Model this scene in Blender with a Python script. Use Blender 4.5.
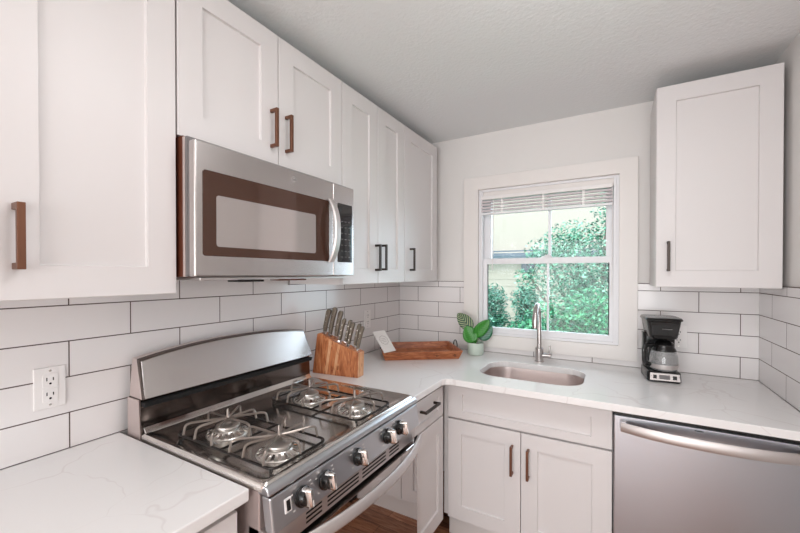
import bpy, bmesh, math, random
from mathutils import Vector, Matrix
for o in list(bpy.data.objects): bpy.data.objects.remove(o)
S = bpy.context.scene; COL = S.collection; PI = math.pi
rnd = random.Random(7)

# ---------------------------------------------------------------- camera, world, lights, exposure
cd = bpy.data.cameras.new('camera'); cam = bpy.data.objects.new('camera', cd); COL.objects.link(cam)
cd.sensor_width = 36; cd.lens = 371.67/800*36; cd.shift_y = 10.33/800; cd.clip_start = .02
cam.location = (1.36297, -2.35572, 1.41762); cam.rotation_euler = (PI/2-.0086, 0, .52470)
S.camera = cam
S.view_settings.view_transform = 'Standard'; S.view_settings.look = 'None'
S.view_settings.gamma = 1; S.view_settings.use_curve_mapping = False
S.view_settings.exposure = 0.36
w = bpy.data.worlds.new('world'); S.world = w; w.use_nodes = True
bg = w.node_tree.nodes['Background']; bg.inputs[0].default_value = (.74, .87, 1, 1); bg.inputs[1].default_value = 4.6
def light(name, kind, loc, rot, energy, color, **k):
    d = bpy.data.lights.new(name, kind); d.energy = energy; d.color = color
    for a, b in k.items(): setattr(d, a, b)
    o = bpy.data.objects.new(name, d); COL.objects.link(o); o.location = loc; o.rotation_euler = rot
    return o
light('sun', 'SUN', (0, -3, 8), (math.radians(42), 0, math.radians(-20)), 1.6, (1, .96, .9), angle=math.radians(2))
light('kitchen_ceiling_globe', 'POINT', (1.35, -1.50, 2.08), (0, 0, 0), 3.4, (.98, .985, 1), shadow_soft_size=.09)
light('kitchen_ceiling_panel', 'AREA', (1.3, -1.75, 2.30), (0, 0, 0), 4.6, (.98, .985, 1), shape='DISK', size=.4)
light('room_fill_point', 'POINT', (1.9, -4.1, 1.95), (0, 0, 0), 4, (.98, .985, 1), shadow_soft_size=.15)  # added fill light behind the camera, no known fixture there
light('ceiling_bounce_fill', 'AREA', (1.5, -3.0, 1.85), (PI-.1, 0, 0), 4, (.97, .98, 1), shape='DISK', size=.5)  # added fill aimed up to brighten the ceiling; no lamp stands here
light('rear_fill_area', 'AREA', (1.3, -5.35, 1.15), (PI/2-.08, 0, 0), 74, (.93, .975, 1), shape='RECTANGLE', size=2.8, size_y=1.8)  # added soft fill from the rear; the rear wall has no window

# ---------------------------------------------------------------- materials
def lin(c): return tuple((x/12.92 if x <= .04045 else ((x+.055)/1.055)**2.4) for x in (v/255 for v in c))+(1,)
def mat(name, rgb, rough=.5, metal=0, **k):
    m = bpy.data.materials.new(name); m.use_nodes = True; b = m.node_tree.nodes['Principled BSDF']
    b.inputs['Base Color'].default_value = lin(rgb); b.inputs['Roughness'].default_value = rough; b.inputs['Metallic'].default_value = metal
    for a, v in k.items(): b.inputs[a.replace('_', ' ')].default_value = v
    return m
def N(m, t, **k):
    n = m.node_tree.nodes.new(t)
    for a, v in k.items():
        if a.startswith('i_'): n.inputs[a[2:].replace('_', ' ')].default_value = v
        else: setattr(n, a, v)
    return n
def L(m, a, b): m.node_tree.links.new(a, b)
def BS(m): return m.node_tree.nodes['Principled BSDF']
def bump(m, h, strength, dist=.002):
    b = N(m, 'ShaderNodeBump', i_Strength=strength, i_Distance=dist); L(m, h, b.inputs['Height']); L(m, b.outputs[0], BS(m).inputs['Normal'])
def noise_bump(m, scale, strength, dist=.002, stretch=None):
    t = N(m, 'ShaderNodeTexCoord'); mp = N(m, 'ShaderNodeMapping')
    if stretch: mp.inputs['Scale'].default_value = stretch
    n = N(m, 'ShaderNodeTexNoise', i_Scale=scale, i_Detail=4.0)
    L(m, t.outputs['Object'], mp.inputs[0]); L(m, mp.outputs[0], n.inputs['Vector']); bump(m, n.outputs[0], strength, dist); return n
def ramp_color(m, fac, stops):
    r = N(m, 'ShaderNodeValToRGB'); e = r.color_ramp.elements
    while len(e) < len(stops): e.new(.5)
    for el, (p, c) in zip(e, stops): el.position = p; el.color = lin(c)
    L(m, fac, r.inputs[0]); L(m, r.outputs[0], BS(m).inputs['Base Color']); return r

M = {}
M['cab'] = mat('cabinet_paint', (219, 214, 213), .4)
M['cabin'] = mat('cabinet_side_paint', (226, 221, 219), .5)
M['wall'] = mat('wall_paint', (228, 224, 221), .75); noise_bump(M['wall'], 90, .15, .001)
M['wallR'] = mat('rear_wall_paint', (225, 216, 210), .8)
M['ceil'] = mat('ceiling_texture', (234, 235, 235), .9); noise_bump(M['ceil'], 75, .55, .004)
M['trim'] = mat('trim_paint', (232, 226, 222), .4)
M['vinyl'] = mat('window_vinyl', (235, 233, 235), .35)
M['track'] = mat('window_track', (60, 66, 66), .6)
def quartz():
    m = mat('white_quartz', (236, 233, 232), .14)
    t = N(m, 'ShaderNodeTexCoord'); n0 = N(m, 'ShaderNodeTexNoise', i_Scale=3.0, i_Detail=3.0)
    mx = N(m, 'ShaderNodeMixRGB', i_Fac=.22); L(m, t.outputs['Object'], n0.inputs['Vector']); L(m, t.outputs['Object'], mx.inputs[1]); L(m, n0.outputs['Color'], mx.inputs[2])
    v = N(m, 'ShaderNodeTexVoronoi', feature='DISTANCE_TO_EDGE', i_Scale=5.5); L(m, mx.outputs[0], v.inputs['Vector'])
    n1 = N(m, 'ShaderNodeTexNoise', i_Scale=5.0); L(m, t.outputs['Object'], n1.inputs['Vector'])
    ad = N(m, 'ShaderNodeMath', operation='SUBTRACT'); ad.inputs[1].default_value = .50; L(m, n1.outputs[0], ad.inputs[0])
    mu = N(m, 'ShaderNodeMath', operation='MULTIPLY'); mu.inputs[1].default_value = .09; L(m, ad.outputs[0], mu.inputs[0])
    sb = N(m, 'ShaderNodeMath', operation='SUBTRACT'); L(m, v.outputs['Distance'], sb.inputs[0]); L(m, mu.outputs[0], sb.inputs[1])
    ramp_color(m, sb.outputs[0], [(0, (228, 223, 222)), (.008, (236, 233, 232))]); return m
M['quartz'] = quartz()
def tile(name, axis, u0):
    m = mat(name, (230, 225, 223), .16)
    t = N(m, 'ShaderNodeTexCoord'); s = N(m, 'ShaderNodeSeparateXYZ'); c = N(m, 'ShaderNodeCombineXYZ')
    L(m, t.outputs['Object'], s.inputs[0])
    a = N(m, 'ShaderNodeMath', operation='MULTIPLY_ADD'); a.inputs[1].default_value = 1 if axis == 'X' else -1; a.inputs[2].default_value = -u0+3.1543
    L(m, s.outputs[axis], a.inputs[0]); L(m, a.outputs[0], c.inputs[0])
    z = N(m, 'ShaderNodeMath', operation='SUBTRACT'); z.inputs[1].default_value = .914; L(m, s.outputs['Z'], z.inputs[0]); L(m, z.outputs[0], c.inputs[1])
    b = N(m, 'ShaderNodeTexBrick', offset=.5, offset_frequency=2, squash=1)
    for k, v in {'Scale': 1, 'Mortar Size': .0017, 'Mortar Smooth': .15, 'Brick Width': .31543, 'Row Height': .1032, 'Bias': 0}.items(): b.inputs[k].default_value = v
    b.inputs['Color1'].default_value = lin((233, 228, 227)); b.inputs['Color2'].default_value = lin((230, 225, 224)); b.inputs['Mortar'].default_value = lin((84, 66, 60))
    L(m, c.outputs[0], b.inputs['Vector']); L(m, b.outputs['Color'], BS(m).inputs['Base Color'])
    iv = N(m, 'ShaderNodeMath', operation='SUBTRACT'); iv.inputs[0].default_value = 1; L(m, b.outputs['Fac'], iv.inputs[1])
    bump(m, iv.outputs[0], .5, .002)
    r = N(m, 'ShaderNodeMath', operation='MULTIPLY_ADD'); r.inputs[1].default_value = .6; r.inputs[2].default_value = .16; L(m, b.outputs['Fac'], r.inputs[0]); L(m, r.outputs[0], BS(m).inputs['Roughness'])
    return m
M['grout'] = mat('grout', (84, 66, 60), .8)
def wood(name, cols, scale, stretch, rough, det=6.0, planks=None):
    m = mat(name, cols[1], rough)
    t = N(m, 'ShaderNodeTexCoord'); mp = N(m, 'ShaderNodeMapping'); mp.inputs['Scale'].default_value = stretch
    n = N(m, 'ShaderNodeTexNoise', i_Scale=scale, i_Detail=det, i_Distortion=1.2)
    L(m, t.outputs['Object'], mp.inputs[0]); L(m, mp.outputs[0], n.inputs['Vector'])
    r = ramp_color(m, n.outputs[0], [(.3, cols[0]), (.5, cols[1]), (.7, cols[2])])
    if planks:
        b = N(m, 'ShaderNodeTexBrick', offset=.37); b.inputs['Scale'].default_value = 1
        for k, v in planks.items(): b.inputs[k].default_value = v
        b.inputs['Color1'].default_value = (1, 1, 1, 1); b.inputs['Color2'].default_value = (.62, .6, .6, 1); b.inputs['Mortar'].default_value = (.15, .1, .08, 1)
        L(m, t.outputs['Object'], b.inputs['Vector'])
        x = N(m, 'ShaderNodeMixRGB', blend_type='MULTIPLY', i_Fac=1.0); L(m, r.outputs[0], x.inputs[1]); L(m, b.outputs['Color'], x.inputs[2]); L(m, x.outputs[0], BS(m).inputs['Base Color'])
    return m
M['floor'] = wood('wood_floor', [(118, 70, 48), (172, 116, 84), (204, 154, 120)], 6, (1.2, 12, 1), .3, planks={'Brick Width': 1.1, 'Row Height': .085, 'Mortar Size': .0015})
M['acacia'] = wood('acacia_wood', [(128, 64, 36), (190, 116, 72), (218, 156, 110)], 9, (7, 7, 1.2), .4)
M['acacia2'] = wood('pale_acacia_wood', [(178, 120, 80), (214, 156, 112), (228, 184, 146)], 9, (7, 7, 1.2), .4)
M['traywood'] = wood('tray_wood', [(126, 66, 38), (170, 100, 62), (192, 124, 84)], 5, (3, 3, 14), .45, det=3.0)
M['ss'] = mat('brushed_stainless', (198, 192, 190), .27, 1); noise_bump(M['ss'], 60, .05, .0006, (1, 1, 60))
M['ssdw'] = mat('dishwasher_stainless', (190, 192, 198), .3, 1); noise_bump(M['ssdw'], 60, .04, .0006, (1, 1, 50))
M['sspol'] = mat('polished_stainless', (205, 200, 197), .1, 1)
M['sslight'] = mat('pale_stainless', (214, 208, 206), .48, 1)
M['cooktop'] = mat('cooktop_steel', (218, 214, 210), .16, 1)
M['darksteel'] = mat('dark_steel', (104, 94, 90), .14, 1)
M['stoveside'] = mat('stove_side', (196, 180, 176), .3, .5)
M['panelss'] = mat('control_panel_steel', (196, 198, 202), .28, 1)
M['mirror'] = mat('oven_door_glass', (178, 172, 170), .035, 1)
M['blackglass'] = mat('black_glass', (18, 16, 16), .04, 0, Specular_IOR_Level=.8)
M['mwglass'] = mat('smoked_glass', (80, 54, 43), .05, .35, Specular_IOR_Level=.8)
M['mwscreen'] = mat('window_mesh_screen', (192, 184, 181), .07, .65)
M['black'] = mat('black_plastic', (22, 21, 21), .22)
M['blackgap'] = mat('black_gasket', (14, 12, 12), .8)
M['grate'] = mat('grate_enamel', (38, 33, 31), .3, .4)
M['gratearm'] = mat('grate_arm_steel', (150, 140, 133), .28, .8)
M['chrome'] = mat('chrome', (222, 218, 214), .12, 1)
M['burner'] = mat('burner_aluminium', (205, 200, 195), .3, .9)
M['bronze'] = mat('bronze_handle', (122, 84, 66), .33, .75)
M['darkbronze'] = mat('dark_bronze_handle', (62, 54, 50), .35, .7)
M['brown'] = mat('brown_side_panel', (96, 50, 32), .45, .2)
M['white'] = mat('white_plastic', (236, 231, 229), .35)
M['blind'] = mat('blind_slat', (214, 204, 206), .45)
M['knifehandle'] = mat('knife_handle', (104, 92, 78), .4, .1)
M['ringmetal'] = mat('dark_ring', (38, 34, 32), .4, .7)
M['pot'] = mat('mint_ceramic', (196, 208, 196), .35)
M['soil'] = mat('soil', (58, 44, 34), .95)
M['glasscol'] = mat('carafe_glass', (225, 225, 225), .04, 0, Transmission_Weight=.72, IOR=1.5, Specular_IOR_Level=1.0)
M['bowl'] = mat('sink_steel', (226, 214, 210), .3, 1)
M['card'] = mat('card_white', (226, 220, 216), .6)
M['cardink'] = mat('card_ink', (168, 158, 156), .7)
M['mark'] = mat('light_marking', (216, 212, 208), .5)
M['greymark'] = mat('grey_marking', (112, 108, 108), .5)
def thin_glass():
    m = bpy.data.materials.new('window_glass'); m.use_nodes = True; nt = m.node_tree; nt.nodes.clear()
    o = nt.nodes.new('ShaderNodeOutputMaterial'); a = nt.nodes.new('ShaderNodeBsdfTransparent'); b = nt.nodes.new('ShaderNodeBsdfGlossy')
    b.inputs['Roughness'].default_value = .01; f = nt.nodes.new('ShaderNodeFresnel'); f.inputs[0].default_value = 1.3; x = nt.nodes.new('ShaderNodeMixShader')
    a.inputs[0].default_value = (.96, .985, .985, 1)
    nt.links.new(f.outputs[0], x.inputs[0]); nt.links.new(a.outputs[0], x.inputs[1]); nt.links.new(b.outputs[0], x.inputs[2]); nt.links.new(x.outputs[0], o.inputs[0]); return m
M['glass'] = thin_glass()
def leafmat(name, cols, tr=.25):
    m = mat(name, cols[0], .45); t = N(m, 'ShaderNodeTexCoord'); n = N(m, 'ShaderNodeTexNoise', i_Scale=9.0, i_Detail=2.0)
    L(m, t.outputs['Object'], n.inputs['Vector']); ramp_color(m, n.outputs[0], [(.35, cols[0]), (.5, cols[1]), (.66, cols[2])])
    return m
M['leafA'] = leafmat('tree_leaves', [(10, 48, 36), (40, 108, 80), (136, 178, 148)])
M['leafB'] = leafmat('bush_leaves', [(22, 66, 54), (54, 106, 86), (108, 156, 132)])
M['leafC'] = leafmat('hedge_leaves', [(8, 62, 42), (34, 114, 76), (100, 168, 118)])
M['bark'] = mat('bark', (92, 80, 70), .9)
M['lawn'] = leafmat('lawn_grass', [(44, 118, 82), (78, 146, 106), (120, 172, 134)])
M['siding'] = mat('cream_siding', (144, 132, 118), .7)
M['roof'] = mat('grey_roof', (72, 80, 86), .8)

# ---------------------------------------------------------------- mesh helpers
class MB:
    def __init__(s): s.v = []; s.f = []; s.T = Matrix()
    def add(s, vs, fs):
        n = len(s.v); s.v += [s.T @ Vector(v) for v in vs]; s.f += [tuple(i+n for i in f) for f in fs]; return s
    def box(s, x0, x1, y0, y1, z0, z1):
        return s.add([(x, y, z) for x in (x0, x1) for y in (y0, y1) for z in (z0, z1)], [(0, 1, 3, 2), (4, 6, 7, 5), (0, 4, 5, 1), (2, 3, 7, 6), (0, 2, 6, 4), (1, 5, 7, 3)])
    def loops(s, loops, cap0=True, cap1=True):
        n = len(loops[0]); vs = [p for l in loops for p in l]; fs = []
        for i in range(len(loops)-1):
            for j in range(n): k = (j+1) % n; fs.append((i*n+j, i*n+k, (i+1)*n+k, (i+1)*n+j))
        if cap0: fs.append(tuple(range(n))[::-1])
        if cap1: fs.append(tuple((len(loops)-1)*n+i for i in range(n)))
        return s.add(vs, fs)
    def lathe(s, prof, c=(0, 0, 0), seg=28, axis='Z', cap0=True, cap1=True):
        c = Vector(c); ls = []
        for r, h in prof:
            l = []
            for i in range(seg):
                a = 2*PI*i/seg; p = (r*math.cos(a), r*math.sin(a), h)
                if axis == 'X': p = (h, r*math.cos(a), r*math.sin(a))
                if axis == 'Y': p = (r*math.cos(a), -h, r*math.sin(a))
                l.append(c+Vector(p))
            ls.append(l)
        return s.loops(ls, cap0, cap1)
    def tube(s, pts, r, seg=8, closed=False, flat=1):
        P = [Vector(p) for p in pts]; n = len(P); rs = r if isinstance(r, (list, tuple)) else [r]*n; ls = []; nrm = None
        for i in range(n):
            t = (P[(i+1) % n]-P[i-1]) if closed else (P[min(i+1, n-1)]-P[max(i-1, 0)])
            t.normalize()
            if nrm is None: nrm = t.orthogonal().normalized() if abs(t.z) > .9 else t.cross(Vector((0, 0, 1))).normalized()
            nrm = (nrm-t*nrm.dot(t)).normalized(); b = t.cross(nrm)
            ls.append([P[i]+nrm*rs[i]*math.cos(2*PI*k/seg)+b*rs[i]*flat*math.sin(2*PI*k/seg) for k in range(seg)])
        if closed: ls.append(ls[0]); return s.loops(ls, False, False)
        return s.loops(ls)
    def prism(s, poly, a, b):      # poly of 3-D points, extruded by vector b-a
        d = Vector(b)-Vector(a); p = [Vector(q)+Vector(a) for q in poly]; return s.loops([p, [q+d for q in p]])
def obj(name, mb, m, parent=None, bevel=0, smooth=False, seg=2):
    me = bpy.data.meshes.new(name); me.from_pydata([tuple(v) for v in mb.v], [], mb.f)
    bm = bmesh.new(); bm.from_mesh(me); bmesh.ops.remove_doubles(bm, verts=bm.verts, dist=1e-5); bmesh.ops.recalc_face_normals(bm, faces=bm.faces); bm.to_mesh(me); bm.free()
    o = bpy.data.objects.new(name, me); COL.objects.link(o); me.materials.append(m if not isinstance(m, str) else M[m])
    if smooth:
        me.polygons.foreach_set('use_smooth', [True]*len(me.polygons))
        me.set_sharp_from_angle(angle=math.radians(38))
    if bevel:
        b = o.modifiers.new('bevel', 'BEVEL'); b.width = bevel; b.segments = seg; b.limit_method = 'ANGLE'; b.angle_limit = math.radians(35)
    if parent:
        o.parent = parent; o.matrix_parent_inverse = Matrix.Translation(parent.matrix_basis.translation).inverted() if parent.type == 'EMPTY' and parent.rotation_euler.z == 0 else parent.matrix_basis.inverted()
    return o
def tag(o, label, cat, group=None, kind=None):
    o['label'] = label; o['category'] = cat
    if group: o['group'] = group
    if kind: o['kind'] = kind
    return o
def thing(name, label, cat, loc, group=None):
    o = bpy.data.objects.new(name, None); COL.objects.link(o); o.empty_display_size = .1; o.location = loc; o.matrix_basis = Matrix.Translation(Vector(loc)); return tag(o, label, cat, group)
def struct(name, mb, m, parent=None, **k):
    o = obj(name, mb, m, parent, **k)
    if not parent: o['kind'] = 'structure'
    return o
def rrect(x0, x1, y0, y1, r, n=6, z=0):
    out = []
    for cx, cy, a0 in ((x1-r, y1-r, 0), (x0+r, y1-r, 90), (x0+r, y0+r, 180), (x1-r, y0+r, 270)):
        for i in range(n+1):
            a = math.radians(a0+90*i/n); out.append((cx+r*math.cos(a), cy+r*math.sin(a), z))
    return out
def arc(pts, rad, n=4):      # polyline with rounded corners
    P = [Vector(p) for p in pts]; out = [P[0]]
    for i in range(1, len(P)-1):
        a = (P[i-1]-P[i]); b = (P[i+1]-P[i]); r = min(rad, a.length*.48, b.length*.48); p = P[i]+a.normalized()*r; q = P[i]+b.normalized()*r
        for k in range(n+1): t = k/n; out.append(p*(1-t)**2+P[i]*2*t*(1-t)+q*t*t)
    return out+[P[-1]]

# ---------------------------------------------------------------- room shell
W, FZ, CZ, YR = 1.949, .055, 2.325, -5.6
def slab(name, *b, m='wall'): return struct(name, MB().box(*b), m)
slab('floor', -.15, 3.3, YR-.1, .14, FZ-.1, FZ, m='floor')
slab('ceiling', -.15, 3.3, YR-.1, .14, CZ, CZ+.12, m='ceil')
wl = slab('wall_left', -.15, -.008, YR-.1, .14, FZ, CZ)
WX0, WX1, WZ0, WZ1 = .592, 1.381, 1.024, 1.960
mb = MB().box(-.008, WX0, .008, .14, FZ, CZ).box(WX1, W+.008, .008, .14, FZ, CZ).box(WX0, WX1, .008, .14, FZ, WZ0).box(WX0, WX1, .008, .14, WZ1, CZ)
wb = struct('wall_back', mb, 'wall')
wr = struct('wall_right', MB().box(W+.008, W+.15, -2.9, .14, FZ, CZ).box(W+.15, 3.3, -2.9, -2.75, FZ, CZ).box(3.15, 3.3, YR, -2.9, FZ, CZ), 'wall')
slab('wall_rear', -.15, 3.3, YR-.1, YR, FZ, CZ, m='wallR')
ZT = 1.3635
tl = obj('tile_backsplash', MB().box(-.0085, 0, -3.2, -1.079, .914, 1.45).box(-.0085, 0, -1.079, 0, .914, ZT), tile('tile_left', 'Y', .1727), wl)
mb = MB().box(0, .4965, 0, .0085, .914, ZT).box(.4965, 1.467, 0, .0085, .914, .949).box(1.467, W, 0, .0085, .914, ZT)
obj('tile_backsplash', mb, tile('tile_back', 'X', .1487), wb)
obj('tile_backsplash', MB().box(W, W+.0085, -1.6, 0, .914, ZT), tile('tile_right', 'Y', .1678), wr)
obj('grout_cap', MB().box(-.0085, .0004, -1.079, .0, ZT, ZT+.003), 'grout', wl)
obj('grout_cap', MB().box(0, .4965, -.0004, .0085, ZT, ZT+.003).box(1.467, W, -.0004, .0085, ZT, ZT+.003), 'grout', wb)
obj('grout_cap', MB().box(W-.0004, W+.0085, -1.6, 0, ZT, ZT+.003), 'grout', wr)
# window casing (flat boards), jamb, sashes
def frame(x0, x1, z0, z1, a0, a1, b0, b1, y0, y1):
    q = lambda l, r, b, t, y: [(l, y, b), (r, y, b), (r, y, t), (l, y, t)]
    return MB().loops([q(x0, x1, z0, z1, y0), q(a0, a1, b0, b1, y0), q(a0, a1, b0, b1, y1), q(x0, x1, z0, z1, y1), q(x0, x1, z0, z1, y0)], False, False)
cs = frame(.497, 1.4675, .948, 2.041, WX0, WX1, WZ0, WZ1, -.018, .0078)
struct('trim_1', cs, 'trim', bevel=.0015)
jb = frame(WX0, WX1, WZ0, WZ1, WX0+.014, WX1-.014, WZ0+.013, WZ1-.014, .0082, .13)
wn = struct('window_1', jb, 'vinyl')
def ring(mb, x0, x1, z0, z1, l, r, b, t, y0, y1): return frame(x0, x1, z0, z1, x0+l, x1-r, z0+b, z1-t, y0, y1)
X0, X1 = WX0+.014, WX1-.014
lo = obj('lower_sash', ring(MB(), X0, X1, WZ0+.013, 1.515, .036, .032, .034, .036, .022, .052), 'vinyl', wn, bevel=.0015)
up = obj('upper_sash', ring(MB(), X0, X1, 1.480, WZ1-.014, .05, .05, .03, .05, .058, .09), 'vinyl', wn, bevel=.0015)
obj('pane', MB().box(X0+.03, X1-.03, .036, .038, WZ0+.04, 1.485), 'glass', lo)
obj('pane', MB().box(X0+.045, X1-.045, .072, .074, 1.505, WZ1-.06), 'glass', up)
obj('muntin', MB().box(1.006, 1.018, .030, .044, WZ0+.045, 1.482), 'vinyl', lo)
obj('muntin', MB().box(1.008, 1.024, .066, .080, 1.508, WZ1-.062), 'vinyl', up)
obj('sash_lock', MB().box(.975, 1.035, .024, .05, 1.515, 1.524).box(.995, 1.03, .02, .034, 1.524, 1.532), 'vinyl', lo, bevel=.002)
obj('weather_strip', MB().box(X0+.034, X0+.041, .0335, .0355, WZ0+.045, 1.481).box(X1-.0375, X1-.032, .0335, .0355, WZ0+.045, 1.481), 'track', lo)
obj('stop_bead', MB().box(X0, X0+.012, -.004, .022, WZ0+.013, WZ1-.014).box(X1-.012, X1, -.004, .022, WZ0+.013, WZ1-.014), 'vinyl', wn, bevel=.001)
obj('head_board', MB().box(X0, X1, .012, .05, 1.905, WZ1-.0145), 'trim', wn, bevel=.001)

# raised blind
bl = thing('window_blind', 'pale slatted window blind pulled up under the top of the window frame', 'blind', (.99, 0, 1.80))
obj('head_rail', MB().box(X0+.004, X1-.016, -.010, .0115, 1.892, 1.915), M['white'], bl, bevel=.002)
mb = MB()
for i in range(4):
    z = 1.879-.0195*i
    for k in range(2): mb.box(X0+.006, X1-.018, -.012+.004*k, .0115, z-.0065+.0065*k, z-.0008+.0065*k)
obj('slats', mb, 'blind', bl, bevel=.001)
obj('bottom_rail', MB().box(X0+.006, X1-.018, -.012, .0115, 1.794, 1.808), M['vinyl'], bl, bevel=.003)
for x in (.74, .985, 1.20): obj('ladder_cord', MB().box(x, x+.012, -.0135, -.012, 1.80, 1.89).box(x-.008, x+.02, -.014, -.0125, 1.838, 1.842), 'white', bl)
obj('tilt_wand', MB().tube([(.695, -.018, 1.895), (.694, -.021, 1.86), (.688, -.021, 1.44)], .0035, 6), M['white'], bl, smooth=True)
obj('lift_cord', MB().tube([(1.348, -.016, 1.915), (1.350, -.020, 1.7), (1.346, -.02, 1.30)], .0016, 5), M['white'], bl)

# ---------------------------------------------------------------- cabinets
TL_ = lambda u, v, z: (v, u, z)         # on the left wall, facing +x
TB_ = lambda u, v, z: (u, -v, z)        # on the back wall, facing -y
def tbox(T, mb, u0, u1, v0, v1, z0, z1):
    a = T(u0, v0, z0); b = T(u1, v1, z1); return mb.box(min(a[0], b[0]), max(a[0], b[0]), min(a[1], b[1]), max(a[1], b[1]), z0, z1)
def shaker(T, u0, u1, z0, z1, v, su=.072, sz=.072, th=.02, rec=.009):
    g = .0015; u0 += g; u1 -= g; z0 += g; z1 -= g
    def L4(a, b, c, d, vv): return [T(a, vv, c), T(b, vv, c), T(b, vv, d), T(a, vv, d)]
    e = .0015; mb = MB()
    mb.loops([L4(u0, u1, z0, z1, v), L4(u0, u1, z0, z1, v+th-e), L4(u0+e, u1-e, z0+e, z1-e, v+th), L4(u0+su-.001, u1-su+.001, z0+sz-.001, z1-sz+.001, v+th),
              L4(u0+su, u1-su, z0+sz, z1-sz, v+th-rec+.002), L4(u0+su+.002, u1-su-.002, z0+sz+.002, z1-sz-.002, v+th-rec)])
    return mb
def pull(T, u, z, v, parent, m='bronze', ln=.132, horiz=False, wd=.011):
    mb = MB(); h = ln/2
    if horiz:
        tbox(T, mb, u-h, u+h, v+.024, v+.034, z-wd/2, z+wd/2)
        for s in (-1, 1): c = u+s*(h-wd/2); tbox(T, mb, c-wd/2, c+wd/2, v, v+.026, z-wd/2+.0003, z+wd/2-.0003)
    else:
        tbox(T, mb, u-wd/2, u+wd/2, v+.024, v+.034, z-h, z+h)
        for s in (-1, 1): c = z+s*(h-wd/2); tbox(T, mb, u-wd/2+.0003, u+wd/2-.0003, v, v+.026, c-wd/2, c+wd/2)
    return obj('handle', mb, m, parent, bevel=.001)
def cabinet(name, label, T, u0, u1, z0, z1, depth, doors, group=None, cat='cabinet', kick=None, v0=.001, open_top=False):
    c = T((u0+u1)/2, depth/2, z0); t = thing(name, label, cat, (c[0], c[1], kick if kick is not None else z0), group)
    a_, b_ = u0+.0005, u1-.0005
    if open_top:
        m_ = MB()
        for q in ((a_, a_+.018, v0, depth, z0, z1), (b_-.018, b_, v0, depth, z0, z1), (a_+.018, b_-.018, v0, depth, z0, z0+.018), (a_+.018, b_-.018, v0, v0+.006, z0+.018, z1), (a_+.018, b_-.018, depth-.018, depth, z0+.018, z1)): tbox(T, m_, *q)
        obj('body', m_, 'cabin', t)
    else: obj('body', tbox(T, MB(), a_, b_, v0, depth, z0, z1), 'cabin', t)
    for d in doors:
        kind, a, b, c0, c1 = d[:5]; k = d[5] if len(d) > 5 else {}
        o = obj(kind, shaker(T, a, b, c0, c1, depth+.0008, k.get('su', .072), k.get('sz', .072)), 'cab', t)
        if 'h' in k: pull(T, k['h'][0], k['h'][1], depth+.0208, o, k.get('m', 'bronze'), k.get('ln', .132), k.get('hz', False), k.get('wd', .011))
    if kick is not None: obj('toe_kick', tbox(T, MB(), u0+.0005, u1-.0005, v0, depth-.07, kick, z0), 'cabin', t)
    return t
TOP = 2.262
cabinet('wall_cabinet', 'white shaker wall cabinet nearest the camera, left of the microwave', TL_, -2.485, -1.781, 1.362, TOP, .305,
        [('door', -2.485, -2.134, 1.362, TOP, {'h': (-2.185, 1.492), 'wd': .012}), ('door', -2.134, -1.781, 1.362, TOP, {'h': (-2.097, 1.492), 'wd': .013})])
cabinet('wall_cabinet', 'short white two-door wall cabinet directly above the microwave', TL_, -1.779, -1.070, 1.797, TOP, .305,
        [('door', -1.779, -1.425, 1.797, TOP, {'h': (-1.458, 1.921), 'su': .073}), ('door', -1.425, -1.070, 1.797, TOP, {'h': (-1.391, 1.921), 'su': .071})])
cabinet('wall_cabinet', 'tall white two-door wall cabinet just right of the microwave', TL_, -1.068, -.514, 1.368, TOP, .305,
        [('door', -1.068, -.785, 1.368, TOP, {'h': (-.808, 1.497), 'm': 'darkbronze'}), ('door', -.785, -.514, 1.368, TOP, {'h': (-.752, 1.5), 'm': 'darkbronze'})])
cabinet('wall_cabinet', 'narrow white one-door wall cabinet in the corner left of the window', TL_, -.512, -.068, 1.368, TOP, .305,
        [('door', -.512, -.068, 1.368, TOP, {'h': (-.446, 1.5), 'm': 'darkbronze'})])
cabinet('wall_cabinet', 'white one-door wall cabinet right of the window above the coffee maker', TB_, 1.520, 1.938, 1.357, 2.252, .305,
        [('door', 1.520, 1.938, 1.357, 2.252, {'h': (1.566, 1.494), 'm': 'darkbronze'})])
KZ = .2
cabinet('base_cabinet', 'white base cabinet with two doors under the sink', TB_, .6125, 1.357, KZ, .872, .61,
        [('drawer_front', .640, 1.357, .703, .864, {'su': .076, 'sz': .038}), ('door', .640, .996, KZ, .697, {'h': (.959, .568), 'sz': .068}), ('door', .996, 1.357, KZ, .697, {'h': (1.030, .566), 'sz': .068})], kick=FZ, v0=.02, open_top=True)
cabinet('base_cabinet', 'white base cabinet with one drawer and one door right of the stove', TL_, -1.018, -.634, KZ, .872, .61,
        [('drawer', -1.018, -.662, .722, .866, {'su': .055, 'sz': .036, 'h': (-.845, .815), 'hz': True, 'm': 'darkbronze', 'ln': .15}), ('door', -1.018, -.662, KZ, .718, {'su': .06, 'sz': .07})], kick=FZ, v0=.02)
cabinet('base_cabinet', 'white base cabinet under the left countertop, beside the stove', TL_, -2.45, -1.800, KZ, .872, .585,
        [('drawer', -2.45, -1.800, .70, .866, {'sz': .04}), ('door', -2.45, -2.125, KZ, .697), ('door', -2.125, -1.800, KZ, .697)], kick=FZ, v0=.02)

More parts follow.
